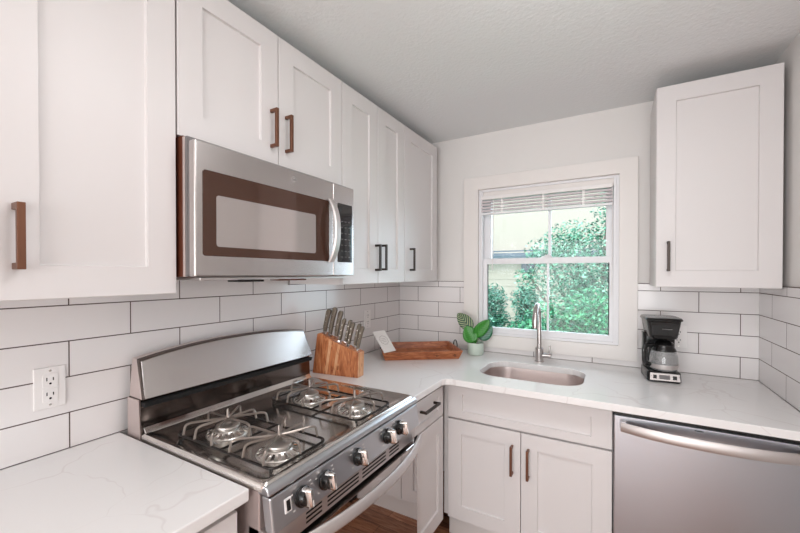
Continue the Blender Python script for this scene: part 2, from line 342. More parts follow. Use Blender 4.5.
# ---------------------------------------------------------------- countertops
def plate_with_hole(outer, hole, z0, z1):
    bm = bmesh.new()
    def lp(pts, z):
        vs = [bm.verts.new((p[0], p[1], z)) for p in pts]; return vs, [bm.edges.new((vs[i], vs[(i+1) % len(vs)])) for i in range(len(vs))]
    for z in (z0, z1):
        es = lp(outer, z)[1]+(lp(hole, z)[1] if hole else []); bmesh.ops.triangle_fill(bm, use_beauty=True, edges=es)
    mb = MB(); bm.verts.index_update()
    mb.add([v.co[:] for v in bm.verts], [tuple(v.index for v in f.verts) for f in bm.faces]); bm.free()
    for pts in [outer]+([hole] if hole else []):
        a = [(p[0], p[1], z0) for p in pts]; b = [(p[0], p[1], z1) for p in pts]; mb.loops([a, b], False, False)
    return mb
SX0, SX1, SY0, SY1 = .752, 1.238, -.548, -.205
hole = rrect(SX0, SX1, SY0, SY1, .105, 8)
CF = -.700
outer = [(.0006, -.0006), (.0006, -1.021), (.652, -1.021), (.652, CF-.03), (.661, CF-.008), (.682, CF), (W-.0006, CF), (W-.0006, -.0006)]
ct = obj('countertop', plate_with_hole(outer, hole, .884, .914), 'quartz', None, bevel=.0025)
tag(ct, 'white quartz L-shaped countertop around the sink and corner', 'countertop')
ct2 = obj('countertop', MB().box(.0006, .622, -2.47, -1.782, .884, .914), 'quartz', None, bevel=.003)
tag(ct2, 'white quartz countertop in the foreground left of the stove', 'countertop')
# sink
sk = thing('sink', 'undermount stainless sink bowl set in the white countertop below the window', 'sink', (.995, -.376, .70))
def sl(g, z, r): return rrect(SX0+g, SX1-g, SY0+g, SY1-g, r, 8, z)
mb = MB().loops([sl(-.02, .8835, .12), sl(-.004, .8835, .108), sl(-.003, .872, .107), sl(.004, .78, .1), sl(.012, .735, .09), sl(.035, .718, .07), sl(.14, .712, .03)], False, True)
obj('bowl', mb, 'bowl', sk, smooth=True)
obj('drain', MB().lathe([(.042, .713), (.042, .716), (.034, .7165), (.03, .7135), (.0, .7135)], (.995, -.376, 0), 24), 'chrome', sk, smooth=True)
# faucet
fc = thing('faucet', 'brushed steel gooseneck faucet with side lever behind the sink', 'faucet', (.988, -.115, .914))
fx, fy = .988, -.112
obj('base', MB().lathe([(.026, .914), (.026, .918), (.0225, .920), (.0225, .990), (.019, .994), (.0, .994)], (fx, fy, 0), 24), 'ss', fc, smooth=True)
pts = [(fx, fy, .99), (fx, fy, 1.10)]+[(fx+.002*i/8, fy-.07*(1-math.cos(PI*i/10)), 1.175+.07*math.sin(PI*i/10)) for i in range(0, 10)]
obj('spout', MB().tube(pts, .0125, 14), 'ss', fc, smooth=True)
e = Vector(pts[-1]); obj('spray_head', MB().tube([e+Vector((0, .002, .004)), e+Vector((0, -.001, -.01)), e+Vector((0, -.006, -.05)), e+Vector((0, -.007, -.075))], [.0135, .0155, .0165, .014], 14), 'ss', fc, smooth=True)
lv = obj('lever_base', MB().lathe([(.0, 0), (.0125, .0), (.0125, .05), (.010, .053), (0, .053)], (fx+.012, fy, .952), 16, 'X'), 'ss', fc, smooth=True)
obj('lever', MB().tube([(fx+.056, fy, .958), (fx+.056, fy, 1.01)], [.0052, .0042], 10), 'ss', lv, smooth=True)

# ---------------------------------------------------------------- stove
YL, YS = -1.774, -1.034       # left (near) and right sides
st = thing('gas_stove', 'stainless steel gas stove with four burners between the countertops', 'stove', (.34, -1.4, FZ))
obj('body', MB().box(.03, .64, YL+.006, YS-.006, FZ+.001, .905), 'stoveside', st, bevel=.003)
# cooktop: dished sheet with rolled rim
mb = MB()
def rr(g, z, r, fx_=0): return rrect(.105+g, .662-g-fx_, YL+g, YS-g, r, 5, z)
mb.loops([rr(.004, .903, .01), rr(0, .909, .012), rr(.001, .922, .012), rr(.006, .9275, .012), rr(.014, .9275, .016), rr(.026, .9215, .03), rr(.05, .919, .03)], True, True)
ck = obj('cooktop', mb, 'cooktop', st, smooth=True)
obj('front_lip', MB().loops([[(.640, YL+.001, .909), (.6640, YL+.001, .924), (.674, YL+.001, .917), (.6785, YL+.001, .903), (.640, YL+.001, .901)], [(.640, YS-.001, .909), (.6640, YS-.001, .924), (.674, YS-.001, .917), (.6785, YS-.001, .903), (.640, YS-.001, .901)]]), 'panelss', st, bevel=.003)
# backguard
recess = MB().loops([[(.03, YL+.004, .905), (.106, YL+.004, .905), (.098, YL+.004, 1.03), (.03, YL+.004, 1.03)], [(.03, YS-.004, .905), (.106, YS-.004, .905), (.098, YS-.004, 1.03), (.03, YS-.004, 1.03)]])
bgd = obj('backguard', recess, 'darksteel', st, bevel=.002)
obj('back_ledge', MB().loops([[(.1065, YL+.01, .926), (.122, YL+.01, .926), (.1065, YL+.01, .944)], [(.1065, YS-.01, .926), (.122, YS-.01, .926), (.1065, YS-.01, .944)]]), 'sspol', st, bevel=.002)
def archp(y0, y1, zc, ze, n=16):
    out = []
    for i in range(n+1):
        t = i/n; y = y0+(y1-y0)*t; s = 2*t-1; out.append((y, ze+(zc-ze)*(1-abs(s)**2.3)))
    return out
def face(y0, y1, g, dz, xf):  # xf(z)-> x on the slanted plane
    top = archp(y0+g, y1-g, 1.174-g, 1.149-g); bot = [(y1-g*.6+dz, 1.030+g*.5), (y0+g*.6-dz, 1.030+g*.5)]
    return [(xf(z), y, z) for y, z in top+bot]
pl = lambda o: (lambda z: .121-(z-1.03)*.40+o)
shell = MB().loops([face(YL+.014, YS-.014, 0, .008, lambda z: .03), face(YL+.012, YS-.012, 0, .008, pl(-.010))])
obj('guard_shell', shell, 'stoveside', bgd, bevel=.002)
obj('guard_rim', MB().loops([face(YL+.012, YS-.012, 0, .008, pl(-.0098)), face(YL+.012, YS-.012, .003, .008, pl(-.001))]), 'darksteel', bgd)
for a in (YL+.0005, YS-.004): obj('guard_side', MB().loops([[(.03, y, .905), (.104, y, .905), (.096, y, 1.028), (.03, y, 1.028)] for y in (a, a+.0034)]), 'stoveside', bgd, bevel=.001)
pn = MB().loops([face(YL+.012, YS-.012, .007, .008, pl(-.0005)), face(YL+.012, YS-.012, .008, .008, pl(.0015))])
obj('guard_panel', pn, 'ss', bgd)
obj('trim_line', MB().loops([[(.098, YL+.008, 1.006), (.118, YL+.008, 1.006), (.124, YL+.008, 1.022), (.098, YL+.008, 1.022)], [(.098, YS-.008, 1.006), (.118, YS-.008, 1.006), (.124, YS-.008, 1.022), (.098, YS-.008, 1.022)]]), 'blackgap', bgd, bevel=.002)
# control panel
px = lambda z: .679+(.899-z)*.14      # x of the panel's face at height z
def pface(y0, y1, z0, z1, o0, o1): return MB().loops([[(px(z0)+o0, y, z0), (px(z1)+o0, y, z1), (px(z1)+o1, y, z1), (px(z0)+o1, y, z0)] for y in (y0, y1)])
cp = obj('control_panel', pface(YL+.004, YS-.006, .816, .899, -.03, 0), 'panelss', st, bevel=.004)
nrm = Vector((1, 0, .14)).normalized()
def knob(y, ang):
    c = Vector((px(.858), y, .858)); R = nrm.to_track_quat('Z', 'X').to_matrix().to_4x4()
    m1 = MB(); m1.T = Matrix.Translation(c) @ R
    m1.lathe([(.0255, -.001), (.0255, .004), (.022, .006), (.020, .018), (.018, .021), (0, .021)], seg=28)
    k = obj('knob', m1, 'black', cp, smooth=True)
    m2 = MB(); m2.T = Matrix.Translation(c) @ R @ Matrix.Rotation(ang, 4, 'Z')
    m2.loops([rrect(-.025, .025, -.010, .010, .0095, 4, .010), rrect(-.025, .025, -.008, .008, .0075, 4, .028), rrect(-.021, .021, -.004, .004, .0038, 4, .036)])
    obj('grip', m2, 'chrome', k, smooth=True)
    m3 = MB(); m3.T = m2.T; m3.box(-.0195, -.004, -.0012, .0012, .0345, .0366); obj('pointer', m3, 'mark', k)
for y in (-1.674, -1.588, -1.440, -1.272, -1.190): knob(y, PI/2*0+.05)
for y in (-1.674, -1.588, -1.440, -1.272, -1.190):
    for dy, z in ((-.033, .876), (-.030, .838), (.031, .882), (.034, .872)):
        obj('dial_mark', pface(y+dy-.004, y+dy+.004, z-.0012, z+.0012, -.001, .0006), 'mark', cp)
sw = obj('light_switch', pface(-1.732, -1.711, .845, .878, -.001, .002), 'white', cp, bevel=.001)
obj('rocker', pface(-1.727, -1.716, .850, .874, .0015, .0045), 'black', sw, bevel=.001)
# vent strip under the panel
vs = obj('vent_strip', MB().box(.60, .672, YL+.006, YS-.006, .757, .812), 'sslight', st, bevel=.002)
for a, b in ((-1.648, -1.588), (-1.565, -1.42), (-1.40, -1.262), (-1.238, -1.172)):
    m1 = MB()
    for z in (.771, .783, .795): m1.box(.670, .6726, a, b, z-.0026, z+.0026)
    obj('vent_slot', m1, 'blackgap', vs)
# oven door
od = obj('oven_door', MB().box(.642, .684, YL+.008, YS-.008, .26, .748), 'mirror', st, bevel=.004)
obj('warming_drawer', MB().box(.642, .680, YL+.008, YS-.008, .085, .255), 'ss', st, bevel=.004)
hb = MB(); ls = []
for i in range(25):
    t = i/24; y = YL+.022+(YS-YL-.030)*t; x = .694+.056*(1-abs(2*t-1)**2.2)
    ls.append([(x-.006, y, .748), (x+.004, y, .745), (x+.009, y, .752), (x+.006, y, .775), (x, y, .781), (x-.007, y, .778)])
hb.loops(ls); hd = obj('door_handle', hb, 'sslight', od, smooth=True)
for a in (YL+.024, YS-.038): obj('handle_bracket', MB().box(.683, .702, a, a+.026, .742, .776), 'blackgap', hd, bevel=.002)
# burners and grates
for bx, by in ((.315, -1.622), (.553, -1.63), (.315, -1.262), (.545, -1.272)):
    b = obj('burner', MB().lathe([(.062, .9195), (.060, .922), (.045, .925), (.040, .929), (.036, .934), (.030, .9345), (.030, .939), (0, .939)], (bx, by, 0), 32), 'burner', ck, smooth=True)
    f = MB()
    for k in range(18):
        a = 2*PI*k/18; f.T = Matrix.Translation((bx, by, 0)) @ Matrix.Rotation(a, 4, 'Z'); f.add([(.040, -.0035, .929), (.040, .0035, .929), (.058, -.005, .921), (.058, .005, .921), (.040, -.0035, .932), (.040, .0035, .932), (.058, -.005, .9245), (.058, .005, .9245)], [(0, 1, 3, 2), (4, 6, 7, 5), (0, 4, 5, 1), (2, 3, 7, 6), (0, 2, 6, 4), (1, 5, 7, 3)])
    obj('flame_ring', f, 'chrome', b)
    obj('burner_cap', MB().lathe([(.0, .939), (.034, .939), (.036, .942), (.035, .946), (.03, .9485), (.012, .9485), (.010, .947), (0, .947)], (bx, by, 0), 32), 'burner', b, smooth=True)
def grate(x0, x1, y0, y1, cens, label):
    t = thing('burner_grate', label, 'stove grate', ((x0+x1)/2, (y0+y1)/2, .9195), 'burner grates on the stove')
    zb, zt, R = .932, .968, .0038
    obj('frame', MB().tube([Vector(p)+Vector((0, 0, zb)) for p in rrect(x0, x1, y0, y1, .022, 5)], R, 8, True), 'grate', t, smooth=True)
    fx4 = [(x, y) for x in (x0+.012, x1-.012) for y in (y0+.004, y1-.004)]
    for x, y in fx4: obj('foot', MB().tube([(x, y, zb), (x, y, .9215)], .0045, 8), 'grate', t, smooth=True)
    for cx, cy in cens:
        xm = (x0+x1)/2
        lo_, hi = (x0, xm-.004) if cx < xm else (xm+.004, x1)
        ends = [(lo_+.035, y0), (lo_+.035, y1), (hi-.035, y0), (hi-.035, y1), (lo_ if cx < xm else lo_-.004, cy), (hi if cx > xm else hi+.004, cy), ((lo_+hi)/2-.012, y0), ((lo_+hi)/2+.012, y1)]
        for ex, ey in ends:
            d = Vector((cx-ex, cy-ey, 0)); L_ = d.length; d.normalize(); p = Vector((ex, ey, 0))
            q = [p+Vector((0, 0, zb)), p+d*.006+Vector((0, 0, zt-.004)), p+d*.02+Vector((0, 0, zt)), p+d*(L_-.004)+Vector((0, 0, zt-.001))]
            obj('arm', MB().tube(arc(q, .014), .0036, 7), 'gratearm', t, smooth=True)
        obj('hub', MB().lathe([(.0, zt-.008), (.0075, zt-.006), (.008, zt+.002), (.0045, zt+.006), (.0035, zt+.024), (.0025, zt+.027), (0, zt+.027)], (cx, cy, 0), 10), 'gratearm', t, smooth=True)
    xm = (x0+x1)/2; obj('crossbar', MB().tube([(xm, y0, zb), (xm, y1, zb)], R, 8), 'grate', t, smooth=True)
grate(.212, .634, -1.722, -1.525, [(.315, -1.622), (.553, -1.63)], 'dark wire burner grate on the near left side of the stove top')
grate(.212, .634, -1.368, -1.166, [(.315, -1.262), (.545, -1.272)], 'dark wire burner grate on the stove top, next to the knife block')

# ---------------------------------------------------------------- microwave
mw = thing('microwave', 'stainless over-the-range microwave mounted under the short white cabinet', 'microwave', (.2, -1.43, 1.405))
y0, y1 = -1.776, -1.084
obj('body', MB().box(.004, .3425, y0+.002, y1-.002, 1.408, 1.795), 'brown', mw, bevel=.002)
obj('side_bracket', MB().box(.343, .352, y0+.001, y1-.001, 1.409, 1.79), 'stoveside', mw, bevel=.001)
obj('side_band', MB().box(.3522, .3618, y0+.003, y1-.003, 1.409, 1.79), 'greymark', mw)
obj('door_gasket', MB().box(.3622, .372, y0+.004, y1-.004, 1.412, 1.785), 'greymark', mw)
dr = obj('door', MB().box(.3722, .400, y0, -1.2175, 1.409, 1.776), 'ss', mw, bevel=.005, seg=4)
fr = obj('control_front', MB().box(.3722, .400, -1.2165, y1, 1.409, 1.776), 'ss', mw, bevel=.004, seg=4)
obj('door_window', MB().loops([[(x, p[0], p[1]) for p in rrect(-1.754, -1.243, 1.466, 1.700, .008, 4)] for x in (.3995, .4012)]), 'mwglass', dr)
obj('window_screen', MB().loops([[(x, p[0], p[1]) for p in rrect(-1.715, -1.318, 1.493, 1.636, .008, 4)] for x in (.401, .4018)]), 'mwscreen', dr)
ls = []
for i in range(17):
    t = i/16; z = 1.462+.245*t; x = .404+.034*(1-abs(2*t-1)**2.6); ls.append([(x, -1.254, z), (x+.007, -1.250, z), (x+.007, -1.226, z), (x, -1.222, z)])
obj('door_handle', MB().loops(ls), 'sslight', dr, smooth=True, bevel=.001)
obj('control_glass', MB().loops([[(x, p[0], p[1]) for p in rrect(-1.190, -1.098, 1.464, 1.702, .003, 3)] for x in (.3995, .4012)]), 'blackglass', fr)
for r in range(7):
    for c in range(3):
        y = -1.172+c*.024; z = 1.484+r*.024; obj('key', MB().box(.401, .4015, y, y+.012, z, z+.003), 'greymark', fr)
lg = MB().loops([[(x, p[0], p[1]) for p in rrect(-1.4355, -1.4125, 1.7305, 1.7535, .0114, 6)] for x in (.3995, .4008)])
lg = obj('round_logo', lg, 'sslight', dr); lg['label'] = 'small round embossed emblem above the glass'
tm = MB().T
e2 = MB().tube([(.4012, -1.424+.009*math.cos(a), 1.742+.009*math.sin(a)) for a in [2*PI*i/20 for i in range(20)]], .0006, 5, True)
for s in (-1, 1): e2.tube([(.4012, -1.424+s*.003+.0024*math.cos(a), 1.742+.0032*math.sin(a)) for a in [2*PI*i/10 for i in range(10)]], .0006, 5, True)
obj('emblem', e2, 'greymark', lg)
obj('under_tray', MB().box(.05, .375, y0+.03, y1-.03, 1.398, 1.4075), 'sslight', mw, bevel=.002)
obj('cooktop_lamp', MB().box(.33, .381, -1.632, -1.535, 1.392, 1.3985), 'black', mw, bevel=.002)
obj('vent_grille', MB().box(.33, .381, -1.47, -1.345, 1.394, 1.3985), 'brown', mw, bevel=.002)

# ---------------------------------------------------------------- dishwasher
dw = thing('dishwasher', 'stainless steel dishwasher under the countertop right of the sink cabinet', 'dishwasher', (1.655, -.32, FZ))
obj('body', MB().box(1.3585, 1.944, -.60, -.03, FZ+.001, .879), 'blackgap', dw)
dd = obj('door', MB().box(1.3605, 1.942, -.643, -.6005, .16, .853), 'ssdw', dw, bevel=.004)
obj('control_strip', MB().box(1.3605, 1.942, -.632, -.6005, .8535, .8735), 'black', dw)
obj('toe_kick', MB().box(1.3625, 1.942, -.56, -.52, FZ+.001, .155), 'black', dw)
ls = []
for i in range(21):
    t = i/20; x = 1.384+.535*t; y = -.664-.046*(1-abs(2*t-1)**2.4)
    ls.append([(x, y+.007, .800), (x, y-.002, .799), (x, y-.005, .806), (x, y-.005, .830), (x, y-.001, .836), (x, y+.007, .834)])
dh = obj('door_handle', MB().loops(ls), 'sslight', dd, smooth=True)
for a in (1.386, 1.899): obj('handle_post', MB().box(a, a+.018, -.667, -.6425, .802, .832), 'ss', dh, bevel=.002)
obj('brand_plate', MB().box(1.617, 1.643, -.6437, -.6425, .842, .845), 'black', dd)

# ---------------------------------------------------------------- outlets and switch plate
def outlet(T, u, z, label, name='wall_outlet', w_=.068, h_=.114, v=0.0):
    c = T(u, v, z); t = thing(name, label, 'outlet', c)
    def pl_(a, b, c_, d, v0_, v1_, r=.004):
        return MB().loops([[T(p[0], vv, p[1]) for p in rrect(a, b, c_, d, r, 3)] for vv in (v0_, v1_)])
    obj('plate', pl_(u-w_/2, u+w_/2, z-h_/2, z+h_/2, v-.0002, v+.005, .002), 'white', t, bevel=.0015)
    for k in (-1, 1):
        zc = z+k*.0205
        r = obj('socket', pl_(u-.0165, u+.0165, zc-.0185, zc+.0185, v+.0045, v+.0068, .004), 'white', t, bevel=.0006)
        s = MB()
        for a, b, c_, d in ((-.0085, -.0062, -.001, .0085), (.0052, .0075, -.001, .0075)): tbox(T, s, u+a, u+b, v+.0062, v+.0071, zc+c_, zc+d)
        s.loops([[T(p[0], vv, p[1]) for p in rrect(u-.0028, u+.0028, zc-.0115, zc-.006, .0025, 3)] for vv in (v+.0062, v+.0071)])
        obj('slots', s, 'black', r)
    for k in (-1, 1): obj('screw', MB().loops([[T(p[0], vv, p[1]) for p in rrect(u-.003, u+.003, z+k*.047-.003, z+k*.047+.003, .0028, 4)] for vv in (v+.0045, v+.0058)]), 'chrome', t)
    return t
outlet(TL_, -1.951, 1.101, 'white double wall outlet on the tiles at far left beside the stove')
outlet(TL_, -.419, 1.130, 'white wall outlet on the corner tiles above the card on the tray')
outlet(TB_, 1.645, 1.097, 'white wall outlet on the tiles half hidden behind the coffee maker')

# ---------------------------------------------------------------- knife block and knives
KB = Matrix.Translation((.033, -.948, .9142)) @ Matrix.Rotation(math.atan2(.033, .258), 4, 'Z')
kb = thing('knife_block', 'orange-brown acacia knife block on the countertop right of the stove', 'knife block', (.16, -.905, .9142))
prof = [(0, 0), (.262, 0), (.266, .122), (.125, .168), (.048, .206), (.030, .200)]
def kprism(pr, a, b):
    m_ = MB(); m_.T = KB; m_.loops([[(u, y, z) for u, z in pr] for y in (a, b)]); return m_
obj('block', kprism(prof, 0, .058), 'acacia', kb, bevel=.002)
obj('front_inlay', kprism([(.122, .003), (.134, .003), (.166, .152), (.152, .157)], -.0005, .001), 'acacia2', kb)
obj('front_inlay', kprism([(.072, .003), (.088, .003), (.118, .168), (.104, .174)], -.0005, .001), 'acacia2', kb)
obj('end_panel', kprism([(.2620, .001), (.2630, .001), (.2670, .121), (.2655, .121)], .001, .057), 'acacia2', kb)
obj('brand_mark', kprism([(.150, .030), (.153, .030), (.155, .050), (.152, .050)], -.001, .0013), 'black', kb)
def knife(u, y, L_, wd, lean, label, ztop, nm='kitchen_knife'):
    g = 'knives in the wooden knife block'
    i = 0
    for (a, za), (b, zb) in (((.048, .206), (.125, .168)), ((.125, .168), (.266, .122))):
        if a <= u <= b: zs = za+(zb-za)*(u-a)/(b-a)
    base = KB @ Vector((u, y, zs))
    t = thing(nm, label, 'knife', base, g)
    R = KB @ Matrix.Translation((u, y, zs)) @ Matrix.Rotation(lean, 4, 'Y')
    m1 = MB(); m1.T = R
    ls = []
    for f, wx, off in ((0.02, .55, 0), (.12, .62, 0), (.3, .9, -.06), (.5, .86, -.02), (.75, .95, .05), (.92, 1.1, .14), (1, .7, .2)):
        ls.append([(x+off*wd, yy, f*L_) for x, yy, _ in rrect(-wd/2*wx, wd/2*wx, -.0085, .0085, .004, 3)])
    m1.loops(ls); h = obj('handle', m1, 'knifehandle', t, smooth=True)
    m2 = MB(); m2.T = R
    m2.box(-wd/2*.62, wd/2*.62, -.0088, .0088, -.001, .012*L_/.1); obj('bolster', m2, 'chrome', t, bevel=.001)
    m3 = MB(); m3.T = R
    for f in (.3, .52, .74): m3.lathe([(.0, -.0091), (.0022, -.0091), (.0022, .0091), (0, .0091)], (0, 0, f*L_), 8, 'Y')
    obj('rivets', m3, 'chrome', t)
lb = ['large dark-handled knife leftmost in the knife block', 'tallest dark-handled knife, second from the left in the knife block', 'large dark-handled knife, third from the left in the knife block']
for (u, y, L_), l in zip([(.062, .018, .128), (.090, .022, .152), (.114, .040, .146)], lb): knife(u, y, L_, .024, .2, l, 0)
ord_ = ['fourth', 'fifth', 'sixth', 'seventh', 'eighth']
for k in range(5):
    l = 'rightmost small dark-handled knife in the knife block' if k == 4 else 'small dark-handled knife, %s from the left in the knife block' % ord_[k]
    knife(.148+.0255*k, .020 if k % 2 == 0 else .036, .124, .018, .22, l, 0)

# ---------------------------------------------------------------- wooden tray and card
TA = math.atan2(.278, .376); TM = Matrix.Translation((.213, -.553, .9143)) @ Matrix.Rotation(TA, 4, 'Z')
tr = thing('serving_tray', 'wooden rectangular serving tray with ring handles in the countertop corner', 'tray', (.28, -.28, .9143))
LL, WW, hh, fl = .452, .305, .050, .012
def tb(*b):
    m_ = MB(); m_.T = TM; return m_.box(*b)
m_ = MB(); m_.T = TM
m_.loops([[(x, y, z) for x, y in ((a0, b0), (a1, b0), (a1, b1), (a0, b1))] for a0, a1, b0, b1, z in ((.008, LL-.008, .008, WW-.008, 0), (-fl, LL+fl, -fl, WW+fl, hh), (-fl+.011, LL+fl-.011, -fl+.011, WW+fl-.011, hh), (.018, LL-.018, .018, WW-.018, .010))])
obj('tray_box', m_, 'traywood', tr, bevel=.0015)
for sx in (0, 1):
    m_ = MB(); m_.T = TM; cx = -fl+.005 if sx == 0 else LL+fl-.005; dx = -1 if sx == 0 else 1
    m_.tube([(cx+dx*.002*(1-math.cos(a))*1.2, WW*.5+.034*math.cos(a), hh-.002+.038*math.sin(a)) for a in [PI*i/12 for i in range(13)]], .0032, 8)
    obj('ring_handle', m_, 'ringmetal', tr, smooth=True)
m_ = MB(); m_.T = TM
for x in (.31, .415): m_.tube([(x+.006*math.cos(a), -.0075, .024+.005*math.sin(a)) for a in [2*PI*i/12 for i in range(12)]], .0012, 5, True)
obj('wood_knots', m_, 'ringmetal', tr)
# card
A = Vector((.240, -.590, .9715)); dv = Vector((.25, .97, 0)).normalized(); upv = (Vector((.148, -.5676, 1.0826))-Vector((.243, -.592, .975))); upv = (upv-dv*upv.dot(dv)); hgt = upv.length; upv.normalize(); nv = dv.cross(upv).normalized()
CM = Matrix(((dv.x, upv.x, nv.x, A.x), (dv.y, upv.y, nv.y, A.y), (dv.z, upv.z, nv.z, A.z), (0, 0, 0, 1)))
m_ = MB(); m_.T = CM; m_.box(0, .092, 0, hgt, -.006, 0)
cr = obj('greeting_card', m_, 'card', None, bevel=.001); tag(cr, 'white card with a grey wreath circle leaning on the left end of the wooden tray', 'card')
m_ = MB(); m_.T = CM
m_.tube([(.046+.029*math.cos(a)*(1+.06*math.sin(9*a)), hgt*.55+.029*math.sin(a)*(1+.06*math.sin(9*a)), .0006) for a in [2*PI*i/72 for i in range(72)]], .0012, 5, True, .4)
for yy, hw in ((.62, .016), (.55, .02), (.48, .014)): m_.box(.046-hw, .046+hw, hgt*yy-.0008, hgt*yy+.0008, 0, .0007)
obj('wreath_print', m_, 'cardink', cr)

# ---------------------------------------------------------------- potted plant
pp = thing('potted_plant', 'small mint green pot with broad striped leaves left of the sink', 'plant', (.612, -.118, .9142))
pc = (.612, -.118, .9142)
pot = obj('pot', MB().lathe([(.040, 0), (.046, .003), (.0495, .012), (.0505, .074), (.049, .076), (.0465, .075), (.045, .060), (0, .060)], pc, 36), 'pot', pp, smooth=True)
obj('soil', MB().lathe([(.0, .0605), (.0445, .0605), (.0445, .064), (.02, .067), (0, .067)], pc, 20), 'soil', pot, smooth=True)
def leafmat2(name, base, stripe, dark, freq):
    m = mat(name, base, .35); t = N(m, 'ShaderNodeTexCoord'); s = N(m, 'ShaderNodeSeparateXYZ'); L(m, t.outputs['UV'], s.inputs[0])
    a = N(m, 'ShaderNodeMath', operation='ABSOLUTE'); sb = N(m, 'ShaderNodeMath', operation='SUBTRACT'); sb.inputs[1].default_value = .5
    L(m, s.outputs['Y'], sb.inputs[0]); L(m, sb.outputs[0], a.inputs[0])
    ma = N(m, 'ShaderNodeMath', operation='MULTIPLY_ADD'); ma.inputs[1].default_value = -.7; L(m, a.outputs[0], ma.inputs[0]); L(m, s.outputs['X'], ma.inputs[2])
    fr_ = N(m, 'ShaderNodeMath', operation='MULTIPLY'); fr_.inputs[1].default_value = freq; L(m, ma.outputs[0], fr_.inputs[0])
    f2 = N(m, 'ShaderNodeMath', operation='FRACT'); L(m, fr_.outputs[0], f2.inputs[0])
    ramp_color(m, f2.outputs[0], [(.0, stripe), (.22, stripe), (.34, base)]); return m
M['lf_stripe'] = leafmat2('striped_leaf', (40, 78, 60), (190, 196, 150), 0, 7)
M['lf_green'] = leafmat2('green_leaf', (38, 122, 28), (66, 150, 44), 0, 8)
M['lf_dark'] = leafmat2('dark_leaf', (26, 92, 62), (70, 140, 110), 0, 7)
def leaf(root, tip, wd, m, face_dir, parent, bend=.15):
    root = Vector(root); tip = Vector(tip); ax = tip-root; ln = ax.length; ax.normalize(); fd = Vector(face_dir); sd = ax.cross(fd).normalized(); nr = sd.cross(ax).normalized()
    n, k = 14, 6; me = bpy.data.meshes.new('leaf'); vs = []; uv = []
    for i in range(n+1):
        t = i/n; hw = wd/2*(math.sin(PI*min(1, t**.8*.985+.012))**.62)
        for j in range(k+1):
            s = 2*j/k-1; p = root+ax*ln*t+sd*hw*s+nr*(-abs(s)*0+.18*hw*abs(s)-bend*ln*(t-.0)**2*.6); vs.append(p); uv.append((t, (s+1)/2))
    fs = [(i*(k+1)+j, i*(k+1)+j+1, (i+1)*(k+1)+j+1, (i+1)*(k+1)+j) for i in range(n) for j in range(k)]
    me.from_pydata([tuple(v) for v in vs], [], fs); u = me.uv_layers.new(name='uv')
    for lp in me.loops: u.data[lp.index].uv = uv[lp.vertex_index]
    me.polygons.foreach_set('use_smooth', [True]*len(me.polygons)); me.materials.append(M[m])
    o = bpy.data.objects.new('leaf', me); COL.objects.link(o); sm = o.modifiers.new('thick', 'SOLIDIFY'); sm.thickness = .0008; o.parent = parent; o.matrix_parent_inverse = parent.matrix_basis.inverted(); return o
c0 = Vector((.612, -.118, .975))
fdir = (.45, -.85, .25)
def stemleaf(mid, tip, wd, m, fd=fdir, bend=.1):
    obj('stem', MB().tube([c0+Vector((rnd.uniform(-.006, .006), rnd.uniform(-.006, .006), 0)), (c0+Vector(mid))/2+Vector((0, 0, .012)), mid], [.0024, .0022, .0016], 6), 'lf_green', pp, smooth=True); leaf(mid, tip, wd, m, fd, pp, bend)
stemleaf((.592, -.125, 1.070), (.492, -.12, 1.165), .085, 'lf_stripe', (.5, -.9, -.1))
stemleaf((.607, -.14, .992), (.562, -.15, 1.092), .094, 'lf_green', (.3, -.95, .25), .02)
stemleaf((.612, -.135, 1.030), (.700, -.13, 1.136), .074, 'lf_green', (.5, -.8, .3), .05)
stemleaf((.630, -.10, 1.01), (.705, -.085, 1.092), .085, 'lf_dark', (.45, -.9, .1), .1)

# ---------------------------------------------------------------- coffee maker
cm = thing('coffee_maker', 'black drip coffee maker with glass carafe on the right countertop', 'coffee maker', (1.55, -.19, .9142))
CMX = Matrix.Translation((1.563, -.268, .9142)) @ Matrix.Rotation(math.radians(7), 4, 'Z')   # local: x across, y depth (0 = front), z up
def cl(sections, **k):
    m_ = MB(); m_.T = CMX; m_.loops([rrect(a, b, c_, d, r, 5, z) for a, b, c_, d, r, z in sections]); return m_
bs = obj('base', cl([(-.064, .064, .004, .165, .02, 0), (-.068, .068, 0, .17, .02, .006), (-.066, .066, .006, .17, .02, .044), (-.062, .062, .010, .168, .02, .048)]), 'black', cm, smooth=True)
m_ = MB(); m_.T = CMX; m_.add([(-.058, -.0012, .010), (.060, -.0012, .010), (.058, .0045, .042), (-.056, .0045, .042), (-.058, .006, .010), (.060, .006, .010), (.058, .01, .042), (-.056, .01, .042)], [(0, 1, 2, 3), (4, 7, 6, 5), (0, 4, 5, 1), (1, 5, 6, 2), (2, 6, 7, 3), (3, 7, 4, 0)])
cpn = obj('control_face', m_, 'ss', bs)
def cbit(x0, x1, z0, z1, m, nm):
    m_ = MB(); m_.T = CMX; f = lambda z: -.0012+(z-.01)/.032*.0057
    m_.add([(x0, f(z0)-.0012, z0), (x1, f(z0)-.0012, z0), (x1, f(z1)-.0012, z1), (x0, f(z1)-.0012, z1), (x0, .006, z0), (x1, .006, z0), (x1, .006, z1), (x0, .006, z1)], [(0, 1, 2, 3), (4, 7, 6, 5), (0, 4, 5, 1), (1, 5, 6, 2), (2, 6, 7, 3), (3, 7, 4, 0)])
    return obj(nm, m_, m, cpn)
cbit(-.021, .020, .016, .035, 'greymark', 'clock_display'); cbit(-.045, -.031, .017, .034, 'black', 'button_pad'); cbit(.031, .047, .017, .034, 'black', 'button_pad')
for x in (-.051, .026, .053): cbit(x, x+.003, .028, .031, 'greymark', 'button')
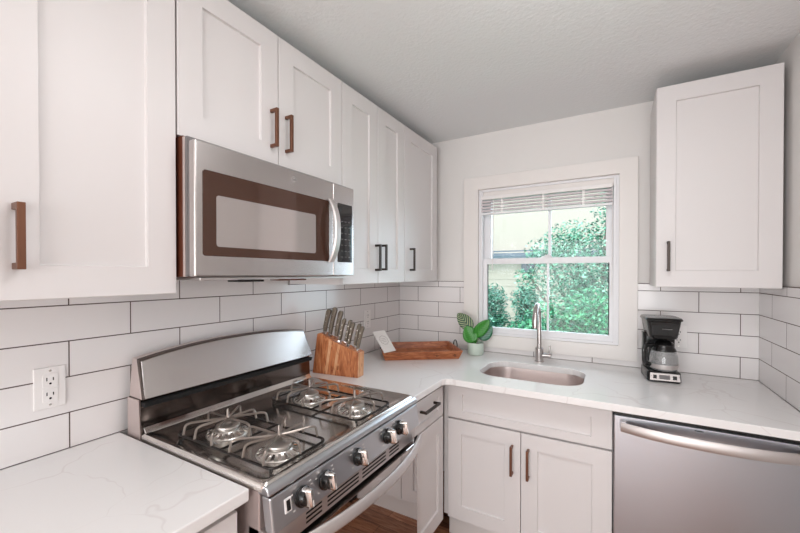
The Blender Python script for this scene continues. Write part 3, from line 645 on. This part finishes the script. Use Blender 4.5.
obj('column', cl([(-.064, .064, .10, .168, .02, .046), (-.066, .066, .10, .170, .02, .215)]), 'black', cm, smooth=True)
obj('brew_head', cl([(-.050, .052, .018, .166, .03, .212-.014), (-.056, .057, .010, .168, .03, .206), (-.068, .066, -.004, .170, .024, .284)]), 'black', cm, smooth=True)
hf = MB(); hf.T = CMX
def arcfront(zc, f, x): return (x, f, zc)
hf.loops([[(-.048, .0095, .214), (.050, .0095, .214), (.059, -.004, .279), (-.059, -.004, .279)], [(-.046, .0065, .216), (.048, .0065, .216), (.057, -.0072, .278), (-.057, -.0072, .278)]])
obj('head_panel', hf, 'blackglass', cm, bevel=.002)
m_ = MB(); m_.T = CMX; m_.box(-.012, .026, -.0062, -.001, .2465, .2495)
obj('brand_strip', m_, 'greymark', cm)
obj('lid', cl([(-.073, .071, -.010, .172, .03, .2845), (-.075, .073, -.012, .173, .03, .289), (-.070, .069, -.006, .168, .03, .297), (-.05, .05, .012, .15, .03, .299)]), 'black', cm, smooth=True)
ca = thing('coffee_carafe', 'round glass carafe with black handle standing in the coffee maker', 'carafe', CMX @ Vector((.004, .052, .0488)))
def clathe(prof, c=(.008, .060, 0), seg=32, cap0=True, cap1=True):
    m_ = MB(); m_.T = CMX; return m_.lathe(prof, c, seg, 'Z', cap0, cap1)
obj('glass_jug', clathe([(.030, .0492), (.048, .0494), (.056, .058), (.0585, .080), (.0565, .110), (.049, .140), (.038, .160), (.040, .168), (.0385, .168), (.0365, .160), (.0475, .140), (.055, .110), (.057, .080), (.0545, .060), (.046, .0515), (.0, .0515)]), 'glasscol', ca, smooth=True)
obj('collar', clathe([(.0495, .140), (.051, .141), (.041, .160), (.0425, .170), (.040, .172), (.0385, .160)], cap0=False, cap1=False), 'black', ca, smooth=True)
obj('base_band', clathe([(.0563, .0590), (.0588, .068), (.0598, .080), (.0588, .080), (.0578, .068), (.0558, .0595)], cap0=False, cap1=False), 'sslight', ca, smooth=True)
obj('carafe_lid', clathe([(.0, .1685), (.038, .1688), (.042, .174), (.036, .180), (.02, .186), (0, .187)]), 'black', ca, smooth=True)
m_ = MB(); m_.T = CMX
m_.tube(arc([(-.032, .044, .168), (-.070, .020, .168), (-.080, .012, .148), (-.078, .014, .085), (-.052, .036, .075)], .018, 5), .0088, 10, flat=1.2)
obj('carafe_handle', m_, 'black', ca, smooth=True)

# ---------------------------------------------------------------- outside the window
GZ = -.35
lw = obj('lawn', MB().box(-14, 12, .3, 22, GZ-.1, GZ), 'lawn'); tag(lw, 'bright green lawn outside the window', 'lawn', kind='structure')
hs = thing('neighbor_house', 'cream sided neighboring house with grey porch roof seen through the window', 'house', (-2, 8.6, GZ))
mb = MB()
for i in range(12): z = GZ+.2*i; mb.loops([[(x, 8.6, z), (x, 8.585, z), (x, 8.6-.002, z+.2), (x, 8.6+.2, z+.2)] for x in (-9, 1.2)])
obj('siding', mb, 'siding', hs)
obj('upper_wall', MB().box(-9, 3.2, 8.9, 9.2, 2.05, 5.4), 'siding', hs)
obj('lower_wall', MB().box(-9, 3.2, 8.75, 9.0, GZ, 2.06), 'siding', hs)
obj('porch_roof', MB().loops([[(x, 8.3, 1.93), (x, 9.0, 2.14), (x, 9.0, 2.02), (x, 8.3, 1.84)] for x in (-9, 1.3)]), 'roof', hs)
hw = obj('house_window', MB().box(-.95, -.6, 8.55, 8.6, 1.45, 1.85), 'roof', hs)
obj('pane', MB().box(-.92, -.63, 8.545, 8.552, 1.48, 1.82), 'blackglass', hw)
def foliage(n, blobs, size, seed, lo=.45):
    r = random.Random(seed); mb = MB()
    tot = sum(b[3]*b[4]*b[5] for b in blobs)
    for cx, cy, cz, rx, ry, rz in blobs:
        for _ in range(int(n*rx*ry*rz/tot)):
            v = Vector((r.gauss(0, 1), r.gauss(0, 1), r.gauss(0, 1))).normalized()*(r.random()**.6)
            p = Vector((cx+v.x*rx, cy+v.y*ry, cz+v.z*rz)); s = size*r.uniform(.6, 1.4)
            a = Vector((r.gauss(0, 1), r.gauss(0, 1), r.gauss(0, .6))).normalized(); b = a.orthogonal().normalized()
            b = (b*math.cos(r.random()*6)+a.cross(b)*math.sin(r.random()*6)).normalized()
            mb.add([p-a*s, p+b*s*.45, p+a*s, p-b*s*.45], [(0, 1, 2, 3)])
    return mb
def shrub(name, label, cat, loc, blobs, n, size, m, seed, trunk):
    t = thing(name, label, cat, loc)
    mb = foliage(n, blobs, size, seed); me = bpy.data.meshes.new('foliage'); me.from_pydata([tuple(v) for v in mb.v], [], mb.f); me.materials.append(M[m])
    o = bpy.data.objects.new('foliage', me); COL.objects.link(o); o.parent = t; o.matrix_parent_inverse = t.matrix_basis.inverted()
    tb_ = MB()
    for b in blobs: tb_.tube([loc, (Vector(loc)*.4+Vector(b[:3])*.6)+Vector((.05, 0, 0)), b[:3]], [trunk, trunk*.7, trunk*.3], 7)
    obj('branches', tb_, 'bark', t, smooth=True); return t
shrub('leafy_tree', 'large leafy green tree filling the right of the window view', 'tree', (1.0, 4.4, GZ),
      [(.9, 4.4, 1.25, .75, .6, .75), (.35, 4.6, 1.75, .45, .4, .35), (1.4, 4.5, 1.9, .5, .4, .55), (.75, 4.5, 1.95, .5, .4, .4), (.05, 4.6, 1.35, .3, .3, .25), (1.6, 4.4, 1.0, .5, .4, .6), (1.25, 4.5, 2.45, .25, .2, .3)], 14000, .027, 'leafA', 1, .05)
shrub('leafy_bush', 'dense tall green bush low in the right half of the window view', 'bush', (.75, 3.4, GZ),
      [(.55, 3.4, .55, .42, .35, .5), (1.05, 3.5, .65, .5, .4, .6), (.1, 3.6, .35, .3, .3, .35)], 9000, .028, 'leafC', 2, .02)
shrub('leafy_bush', 'rounded green bush at the far left of the window view', 'bush', (-1.05, 6.2, GZ),
      [(-1.08, 6.2, .78, .33, .35, .42), (-1.05, 6.2, .3, .40, .4, .35)], 4200, .032, 'leafB', 3, .03)
shrub('leafy_bush', 'rounded green bush right of the far left one in the window view', 'bush', (-.42, 6.0, GZ),
      [(-.32, 6.0, .82, .33, .35, .42), (-.27, 6.0, .25, .37, .4, .4)], 4200, .032, 'leafB', 4, .03)
